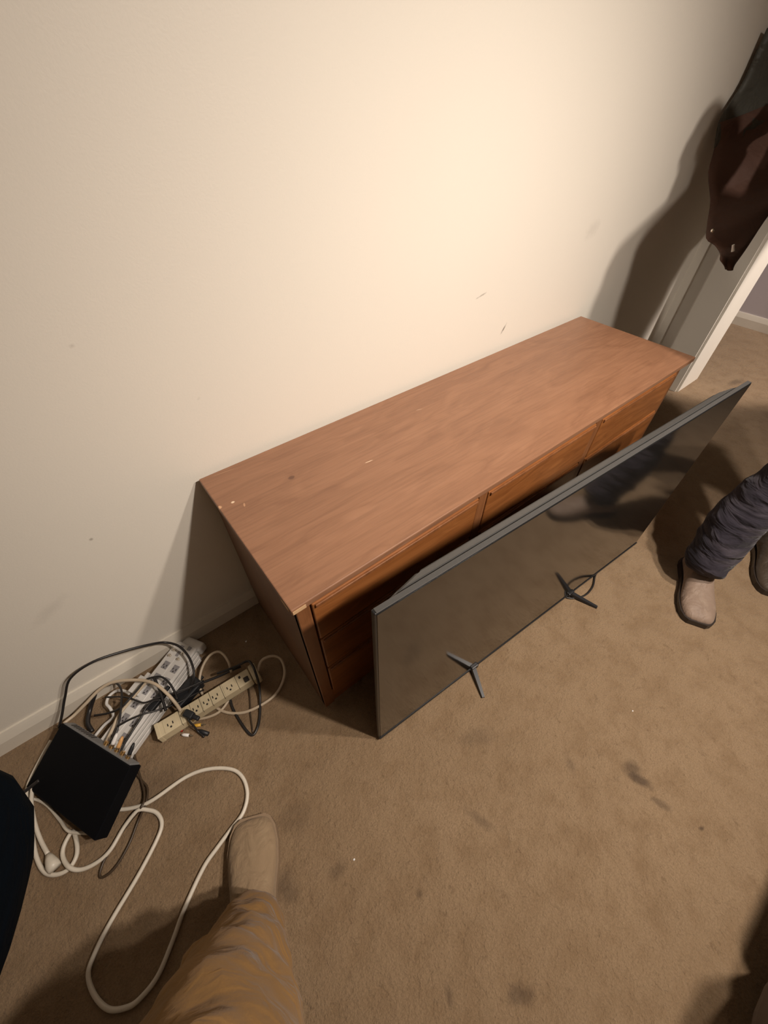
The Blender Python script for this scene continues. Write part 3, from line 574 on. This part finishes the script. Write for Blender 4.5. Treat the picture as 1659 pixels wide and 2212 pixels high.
def boot(parent, toe, heel, w, h, ankle, mat, solemat, shaft=0.0):
    """shoe lofted along its length; toe/heel are floor points"""
    toe = Vector((toe[0], toe[1], 0)); heel = Vector((heel[0], heel[1], 0)); d = toe - heel; L = d.length; f = d.normalized(); s = Vector((-f.y, f.x, 0))
    prof = [(0.0, .55, .30), (.04, .78, .62), (.12, .86, .92), (.24, .84, 1.0), (.36, .80, .92), (.5, .86, .70), (.65, 1.0, .54), (.78, 1.02, .48), (.9, .93, .42), (.97, .74, .34), (1.0, .50, .24)]
    bm = bmesh.new(); rings = []
    for (t, wf, hf) in prof:
        c = heel + f * (L * t); hw = w / 2 * wf; hh = h * hf; ring = []
        for k in range(14):
            a = PI * k / 13
            x = math.cos(a); z = max(0.0, math.sin(a))
            ring.append(bm.verts.new(c + s * (hw * math.copysign(abs(x) ** .8, x)) + Vector((0, 0, .016 + (hh - .016) * z ** .8 if hh > .016 else .016))))
        rings.append(ring)
    for a, b in zip(rings, rings[1:]):
        for k in range(13): bm.faces.new((a[k], a[k + 1], b[k + 1], b[k]))
        bm.faces.new((a[13], a[0], b[0], b[13]))
    bm.faces.new(rings[0]); bm.faces.new(rings[-1][::-1])
    o = link('boot', bm, mat, parent, smooth=True)
    md = o.modifiers.new('sub', 'SUBSURF'); md.levels = 1; md.render_levels = 2
    bm = bmesh.new(); up = []; lo = []
    outl = [(t, wf) for t, wf, _ in prof]
    pts = [(t, wf) for t, wf in outl] + [(t, -wf) for t, wf in reversed(outl)]
    for (t, wf) in pts:
        c = heel + f * (L * (t * 1.03 - .015)) + s * (w / 2 * wf * 1.03)
        lo.append(bm.verts.new(c + Vector((0, 0, .001)))); up.append(bm.verts.new(c + Vector((0, 0, .022))))
    n = len(pts)
    for k in range(n): bm.faces.new((lo[k], lo[(k + 1) % n], up[(k + 1) % n], up[k]))
    bm.faces.new(lo[::-1]); bm.faces.new(up)
    so = link('sole', bm, solemat, o)
    return o
def hand_chains(w, d, side, curl=(0, 0, -1), s=1.0):
    """wrist point, direction, side vector"""
    w = Vector(w); d = Vector(d).normalized(); side = Vector(side).normalized(); c = Vector(curl).normalized(); out = []
    palm = w + d * .045 * s
    base = [(w, .026), (palm, .030)]
    out.append([(tuple(w), .026), (tuple(palm), .030)])
    for k, ln in enumerate((.070, .078, .073, .058)):
        off = side * (.030 - .020 * k) * s
        p0 = palm + off + d * .035 * s; p1 = p0 + (d * .8 + c * .3).normalized() * ln * .5 * s; p2 = p1 + (d * .45 + c * .8).normalized() * ln * .5 * s
        out.append([(tuple(palm), .030), (tuple(p0), .010), (tuple(p1), .0088), (tuple(p2), .0075)])
    t0 = palm + side * .034 * s - d * .01; t1 = t0 + (side * .6 + d * .7).normalized() * .032; t2 = t1 + (side * .2 + d * .9 + c * .3).normalized() * .026
    out.append([(tuple(palm), .030), (tuple(t0), .012), (tuple(t1), .010), (tuple(t2), .0085)])
    return out
def face(parent, c, fwd, r, hair_m):
    c = Vector(c); f = Vector(fwd).normalized(); s = f.cross(Vector((0, 0, 1))).normalized(); u = s.cross(f)
    bm = bmesh.new(); bmesh.ops.create_uvsphere(bm, u_segments=24, v_segments=16, radius=1.0)
    for v in bm.verts:
        a = v.co.copy(); v.co = c - f * .012 + u * .018 + s * (a.x * r * .98) + f * (a.y * r * 1.06) + u * (a.z * r * 1.08)
    dl = [v for v in bm.verts if (v.co - c).dot(f) > .030 and (v.co - c).dot(u) < .055 or (v.co - c).dot(u) < -.045]
    bmesh.ops.delete(bm, geom=dl, context='VERTS')
    link('hair', bm, hair_m, parent, smooth=True)
    for k in (-1, 1):
        bm = bmesh.new(); bmesh.ops.create_uvsphere(bm, u_segments=12, v_segments=8, radius=.0115)
        for v in bm.verts: v.co += c + f * (r * .90) + s * (.031 * k) + u * .0
        link('eye', bm, M['white'], parent, smooth=True)
        bm = bmesh.new(); bmesh.ops.create_uvsphere(bm, u_segments=10, v_segments=8, radius=.02)
        for v in bm.verts: v.co = Vector((v.co.x * .5, v.co.y, v.co.z * 1.4)) ; v.co = c + s * (r * .98 * k) + s * v.co.x + f * v.co.y + u * v.co.z
        link('ear', bm, M['skin'], parent, smooth=True)
    bm = bmesh.new(); tube(bm, [c + f * r * .97 + u * .012, c + f * (r + .014) - u * .014, c + f * (r + .004) - u * .026], [.006, .011, .008], 10); link('nose', bm, M['skin'], parent, smooth=True)
    bm = bmesh.new(); tube(bm, [c + f * r * .88 - u * .048 - s * .022, c + f * r * .95 - u * .046, c + f * r * .88 - u * .048 + s * .022], [.003, .006, .003], 8); link('mouth', bm, M['red'], parent, smooth=True)

# ---- person on the right: dark jeans, grey-brown boots, dark jacket, leaning toward the wall
hipR = Vector((1.55, -0.96, .88)); chR = Vector((1.66, -0.68, 1.16)); nkR = Vector((1.76, -0.52, 1.29)); hdR = Vector((1.82, -.44, 1.30))
la = Vector((1.268, -.918, .09)); lk = Vector((1.45, -.93, .49)); lh = hipR + Vector((-.05, .09, -.04))
ra = Vector((1.66, -1.06, .09)); rk = Vector((1.66, -1.09, .49)); rh = hipR + Vector((.05, -.09, -.04))
shL = Vector((1.50, -.60, 1.22)); shRr = Vector((1.80, -.64, 1.21))
elL = Vector((1.80, -.42, 1.19)); wrL = Vector((2.12, -.21, 1.19)); elR = Vector((2.00, -.46, 1.13)); wrR = Vector((2.24, -.28, 1.20))
ch = [[(tuple(hipR), .12), (tuple(chR), .13), (tuple(nkR), .055), (tuple(hdR), .082), (tuple(hdR + Vector((.03, .03, .09))), .07)],
      [(tuple(hipR), .12), (tuple(lh), .085), (tuple(lk), .05), ((1.40, -.905, .34), .05), ((1.335, -.89, .22), .04), (tuple(la), .036)], [(tuple(hipR), .12), (tuple(rh), .085), (tuple(rk), .055), (tuple(ra), .04)],
      [(tuple(chR), .13), (tuple(shL), .055), (tuple(elL), .042), (tuple(wrL), .028)], [(tuple(chR), .13), (tuple(shRr), .055), (tuple(elR), .042), (tuple(wrR), .028)]]
ch += hand_chains(wrL, (.9, .1, .1), (0, 0, 1), (0, 1, -.2)) + hand_chains(wrR, (.5, .8, .1), (0, 0, 1), (-1, 0, 0))
V, E, Rr = chainmesh(ch)
p1 = skin_mesh('person', V, E, Rr, M['skin'], None); tag(p1, 'person in dark jeans and brown leather jacket stepping beside the television', 'person')
face(p1, hdR + Vector((.01, .01, .03)), (.5, .75, -.4), .088, M['hair'])
def rj(pts, n=3): # wrinkled leg radii
    return pts
def trouser(parent, legs, hip, mat, wr=.0):
    ch = []
    for L in legs: ch.append([(tuple(hip[0]), hip[1])] + [(tuple(c), r) for c, r in L])
    V, E, R2 = chainmesh(ch); o = skin_mesh('trousers', V, E, R2, mat, parent, sub=3)
    tx = bpy.data.textures.new('folds', 'CLOUDS'); tx.noise_scale = .05; tx.noise_depth = 1
    md = o.modifiers.new('folds', 'DISPLACE'); md.texture = tx; md.strength = wr; md.mid_level = .5; md.texture_coords = 'GLOBAL'
    return o
def interp(a, b, t): return Vector(a).lerp(Vector(b), t)
LJ = [(lh, .10), (interp(lh, lk, .5), .095), (lk, .083), ((1.405, -.902, .36), .085), ((1.362, -.886, .28), .082), ((1.335, -.888, .22), .077), ((1.306, -.896, .175), .075), ((1.285, -.903, .13), .069), ((1.262, -.914, .08), .064)]
RJ = [(rh, .10), (interp(rh, rk, .5), .095), (rk, .085), (interp(rk, ra, .5), .08), (interp(rk, ra, .8), .07), (ra, .066)]
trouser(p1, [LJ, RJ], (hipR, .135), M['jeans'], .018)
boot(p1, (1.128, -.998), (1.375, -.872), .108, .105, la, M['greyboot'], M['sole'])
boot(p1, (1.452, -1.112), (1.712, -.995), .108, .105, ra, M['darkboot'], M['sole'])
# jacket: torso + sleeves
def loft(name, rings, mat, parent, n=20):
    bm = bmesh.new(); rr = []
    for (c, wx, dp, ax) in rings:
        c = Vector(c); ax = Vector(ax).normalized(); rr.append((c, wx, dp, ax))
    R = []
    for i, (c, wx, dp, ax) in enumerate(rr):
        t = (rr[min(i + 1, len(rr) - 1)][0] - rr[max(i - 1, 0)][0]).normalized(); q = t.cross(ax).normalized()
        R.append([bm.verts.new(c + ax * wx * math.cos(2 * PI * k / n) + q * dp * math.sin(2 * PI * k / n) * (1 + .05 * math.sin(5 * 2 * PI * k / n + i))) for k in range(n)])
    for a, b in zip(R, R[1:]):
        for k in range(n): bm.faces.new((a[k], a[(k + 1) % n], b[(k + 1) % n], b[k]))
    bm.faces.new(R[0]); bm.faces.new(R[-1][::-1])
    o = link(name, bm, mat, parent, smooth=True); md = o.modifiers.new('sub', 'SUBSURF'); md.levels = 1; md.render_levels = 1
    return o
AX = (1, -.12, 0)
loft('jacket', [((1.57, -.95, .80), .20, .17, AX), ((1.57, -.93, .88), .195, .17, AX), ((1.63, -.84, 1.01), .215, .155, AX), ((1.66, -.72, 1.14), .225, .155, AX),
                ((1.65, -.63, 1.23), .20, .14, AX), ((1.69, -.57, 1.285), .15, .11, AX), ((1.73, -.54, 1.32), .075, .075, AX)], M['darkolive'], p1)
for a_, b_, c_ in ((shL, elL, wrL), (shRr, elR, wrR)):
    V, E, Rr = chainmesh([[(tuple(a_), .075), (tuple(interp(a_, b_, .5)), .066), (tuple(b_), .058), (tuple(interp(b_, c_, .5)), .052), (tuple(interp(b_, c_, .85)), .045)]])
    skin_mesh('sleeve', V, E, Rr, M['darkolive'], p1, sub=1)
def sheet(name, left, right, mat, parent, nx=12, thick=.008, bulge=.02, axis=Vector((0, -1, 0)), ruffle=.006):
    Lp = catmull(left, 3); Rp = catmull(right, 3); n = min(len(Lp), len(Rp)); bm = bmesh.new(); g = []
    for i in range(n):
        row = []
        for k in range(nx + 1):
            u = k / nx; p = Lp[i].lerp(Rp[i], u) + axis * (bulge * math.sin(PI * u) + ruffle * math.sin(u * 9 + i * .35) * math.sin(PI * min(1, u * 3)))
            row.append(bm.verts.new(p))
        g.append(row)
    for a, b in zip(g, g[1:]):
        for k in range(nx): bm.faces.new((a[k], a[k + 1], b[k + 1], b[k]))
    o = link(name, bm, mat, parent, smooth=True); md = o.modifiers.new('thick', 'SOLIDIFY'); md.thickness = thick; md.offset = 0
    return o
FL = [(2.164, -0.02, 1.366), (2.163, -0.02, 1.253), (2.125, -0.02, 1.191), (2.093, -0.025, 1.146), (2.113, -0.04, 1.077), (2.075, -0.07, 1.014), (2.071, -0.12, 0.94), (1.987, -0.17, 0.899), (1.879, -0.23, 0.864), (1.875, -0.27, 0.849), (1.867, -0.3, 0.832), (1.805, -0.33, 0.827), (1.845, -0.35, 0.793)]
FR = [(2.45, -0.06, 1.38), (2.48, -0.06, 1.33), (2.50, -0.08, 1.28), (2.48, -0.12, 1.23), (2.45, -0.18, 1.182), (2.40, -0.24, 1.108), (2.33, -0.28, 1.038), (2.278, -0.3, 0.996), (2.181, -0.31, 0.96), (2.096, -0.32, 0.916), (1.985, -0.34, 0.864), (1.911, -0.35, 0.811), (1.876, -.35, .787)]
sheet('jacket_collar_panel', FL[:5], FR[:5], M['darkolive'], p1, bulge=.012)
fp = sheet('jacket_front_panel', FL[3:], FR[3:], M['leather'], p1, bulge=.014)
fp['label'] = 'dark brown leather front panel hanging to a pointed corner'
bm = bmesh.new(); cyl(bm, (1.556, -.335, .925), (1.553, -.343, .922), .0001, .0001)
bm.free()
for q in [(1.78, -.262, .905)]:
    bm = bmesh.new(); bmesh.ops.create_uvsphere(bm, u_segments=12, v_segments=8, radius=.006)
    for v in bm.verts: v.co += Vector(q) + Vector((-.01, -.012, .0))
    link('snap_button', bm, M['metal'], p1, smooth=True)
bm = bmesh.new(); tube(bm, [(1.826, -.338, .868), (1.832, -.345, .850)], [.004, .0055], 8); link('zip_pull', bm, M['white'], p1)

# ---- person who is taking the picture: ochre trousers, tan boot, navy coat
hipP = Vector((-.50, -1.16, .90)); chP = Vector((-.45, -1.14, 1.27)); nkP = Vector((-.43, -1.12, 1.42)); hdP = Vector((-.41, -1.08, 1.52))
ra = Vector((-.335, -.735, .09)); rk = Vector((-.37, -.93, .50)); rh = hipP + Vector((.09, 0, -.04))
la = Vector((-.72, -1.00, .09)); lk = Vector((-.68, -1.04, .49)); lh = hipP + Vector((-.09, 0, -.04))
sR = chP + Vector((.18, .0, .03)); eR = Vector((-.16, -1.16, 1.16)); wR = Vector((-.145, -1.01, 1.30))
sL = chP + Vector((-.18, .0, .03)); eL = Vector((-.59, -.80, .82)); wL = Vector((-.510, -.435, .59))
ch = [[(tuple(hipP), .09), (tuple(chP), .10), (tuple(nkP), .055), (tuple(hdP), .082), (tuple(hdP + Vector((0, .02, .10))), .07)],
      [(tuple(hipP), .09), (tuple(rh), .07), (tuple(rk), .055), (tuple(ra), .04)], [(tuple(hipP), .09), (tuple(lh), .07), (tuple(lk), .055), (tuple(la), .04)],
      [(tuple(chP), .10), (tuple(sR), .042), (tuple(eR), .038), (tuple(wR), .028)], [(tuple(chP), .10), (tuple(sL), .042), (tuple(eL), .042), (tuple(wL), .028)]]
ch += hand_chains(wR, (0, .35, .9), (1, 0, 0), (0, 1, 0), .8) + hand_chains(wL, (-.75, .55, -.4), (1, 0, 0), (0, .2, -1))
V, E, Rr = chainmesh(ch)
p2 = skin_mesh('person', V, E, Rr, M['skin'], None); tag(p2, 'person in ochre trousers, tan boot and dark navy coat at the lower left', 'person')
face(p2, hdP + Vector((0, .01, .03)), (.45, .7, -.55), .088, M['hair'])
RJ = [(rh, .125), (interp(rh, rk, .5), .125), (rk, .128), ((-.372, -.875, .42), .122), ((-.362, -.838, .33), .110), ((-.358, -.805, .25), .092), ((-.352, -.778, .185), .080), ((-.345, -.758, .135), .070), ((-.338, -.745, .10), .064), ((-.334, -.738, .075), .058)]
LJ = [(lh, .115), (interp(lh, lk, .5), .11), (lk, .105), (interp(lk, la, .5), .095), (interp(lk, la, .85), .08), (la, .075)]
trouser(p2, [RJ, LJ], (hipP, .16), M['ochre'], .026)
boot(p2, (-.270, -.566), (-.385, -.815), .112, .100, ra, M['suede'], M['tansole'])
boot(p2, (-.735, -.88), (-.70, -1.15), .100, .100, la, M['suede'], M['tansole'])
AY = (1, .1, 0)
jk = loft('coat', [((-.50, -1.16, .74), .215, .17, AY), ((-.50, -1.16, .86), .205, .165, AY), ((-.48, -1.15, 1.04), .185, .145, AY), ((-.46, -1.14, 1.20), .205, .15, AY),
           ((-.45, -1.14, 1.31), .20, .135, AY), ((-.44, -1.13, 1.37), .15, .11, AY), ((-.435, -1.125, 1.41), .075, .07, AY)], M['navy'], p2)
V, E, Rr = chainmesh([[(tuple(interp(chP, sR, .45)), .10), (tuple(sR), .085), (tuple(interp(sR, eR, .5)), .072), (tuple(eR), .062), (tuple(interp(eR, wR, .6)), .05)]])
skin_mesh('sleeve', V, E, Rr, M['navy'], p2, sub=2)
V, E, Rr = chainmesh([[(tuple(interp(chP, sL, .45)), .10), (tuple(sL), .09), (tuple(interp(sL, eL, .5)), .10), (tuple(eL), .10), (tuple(interp(eL, wL, .4)), .168), (tuple(interp(eL, wL, .75)), .143), (tuple(wL), .125)]])
jk = skin_mesh('sleeve', V, E, Rr, M['navy'], p2, sub=2); jk['label'] = 'loose dark navy coat sleeve reaching in at the left edge'

# ================================================================= ARMCHAIR (mostly beyond the lower right of the frame)
M['upholstery'] = cloth_mat('dark_brown_upholstery', (0.06, 0.04, 0.034), fold=0.3, foldscale=(3, 3, 4))
M['cushion'] = cloth_mat('grey_brown_upholstery', (0.15, 0.12, 0.10), fold=0.3, foldscale=(3, 3, 4))
ac = empty('armchair', (0.70, -1.76, 0)); tag(ac, 'dark brown upholstered armchair cut off by the lower right corner', 'armchair')
A0 = (0.66, -1.74)
bx('base', (-.38, -.33, .02), (.38, .31, .24), M['upholstery'], ac, .03, 4)
bx('seat_cushion', (-.24, -.28, .24), (.24, .33, .40), M['cushion'], ac, .05, 5)
bx('armrest', (-.40, -.36, .02), (-.25, .335, .52), M['cushion'], ac, .05, 5)
bx('armrest', (.25, -.36, .02), (.40, .335, .52), M['upholstery'], ac, .05, 5)
bx('backrest', (-.38, -.42, .05), (.38, -.26, .80), M['upholstery'], ac, .06, 5)
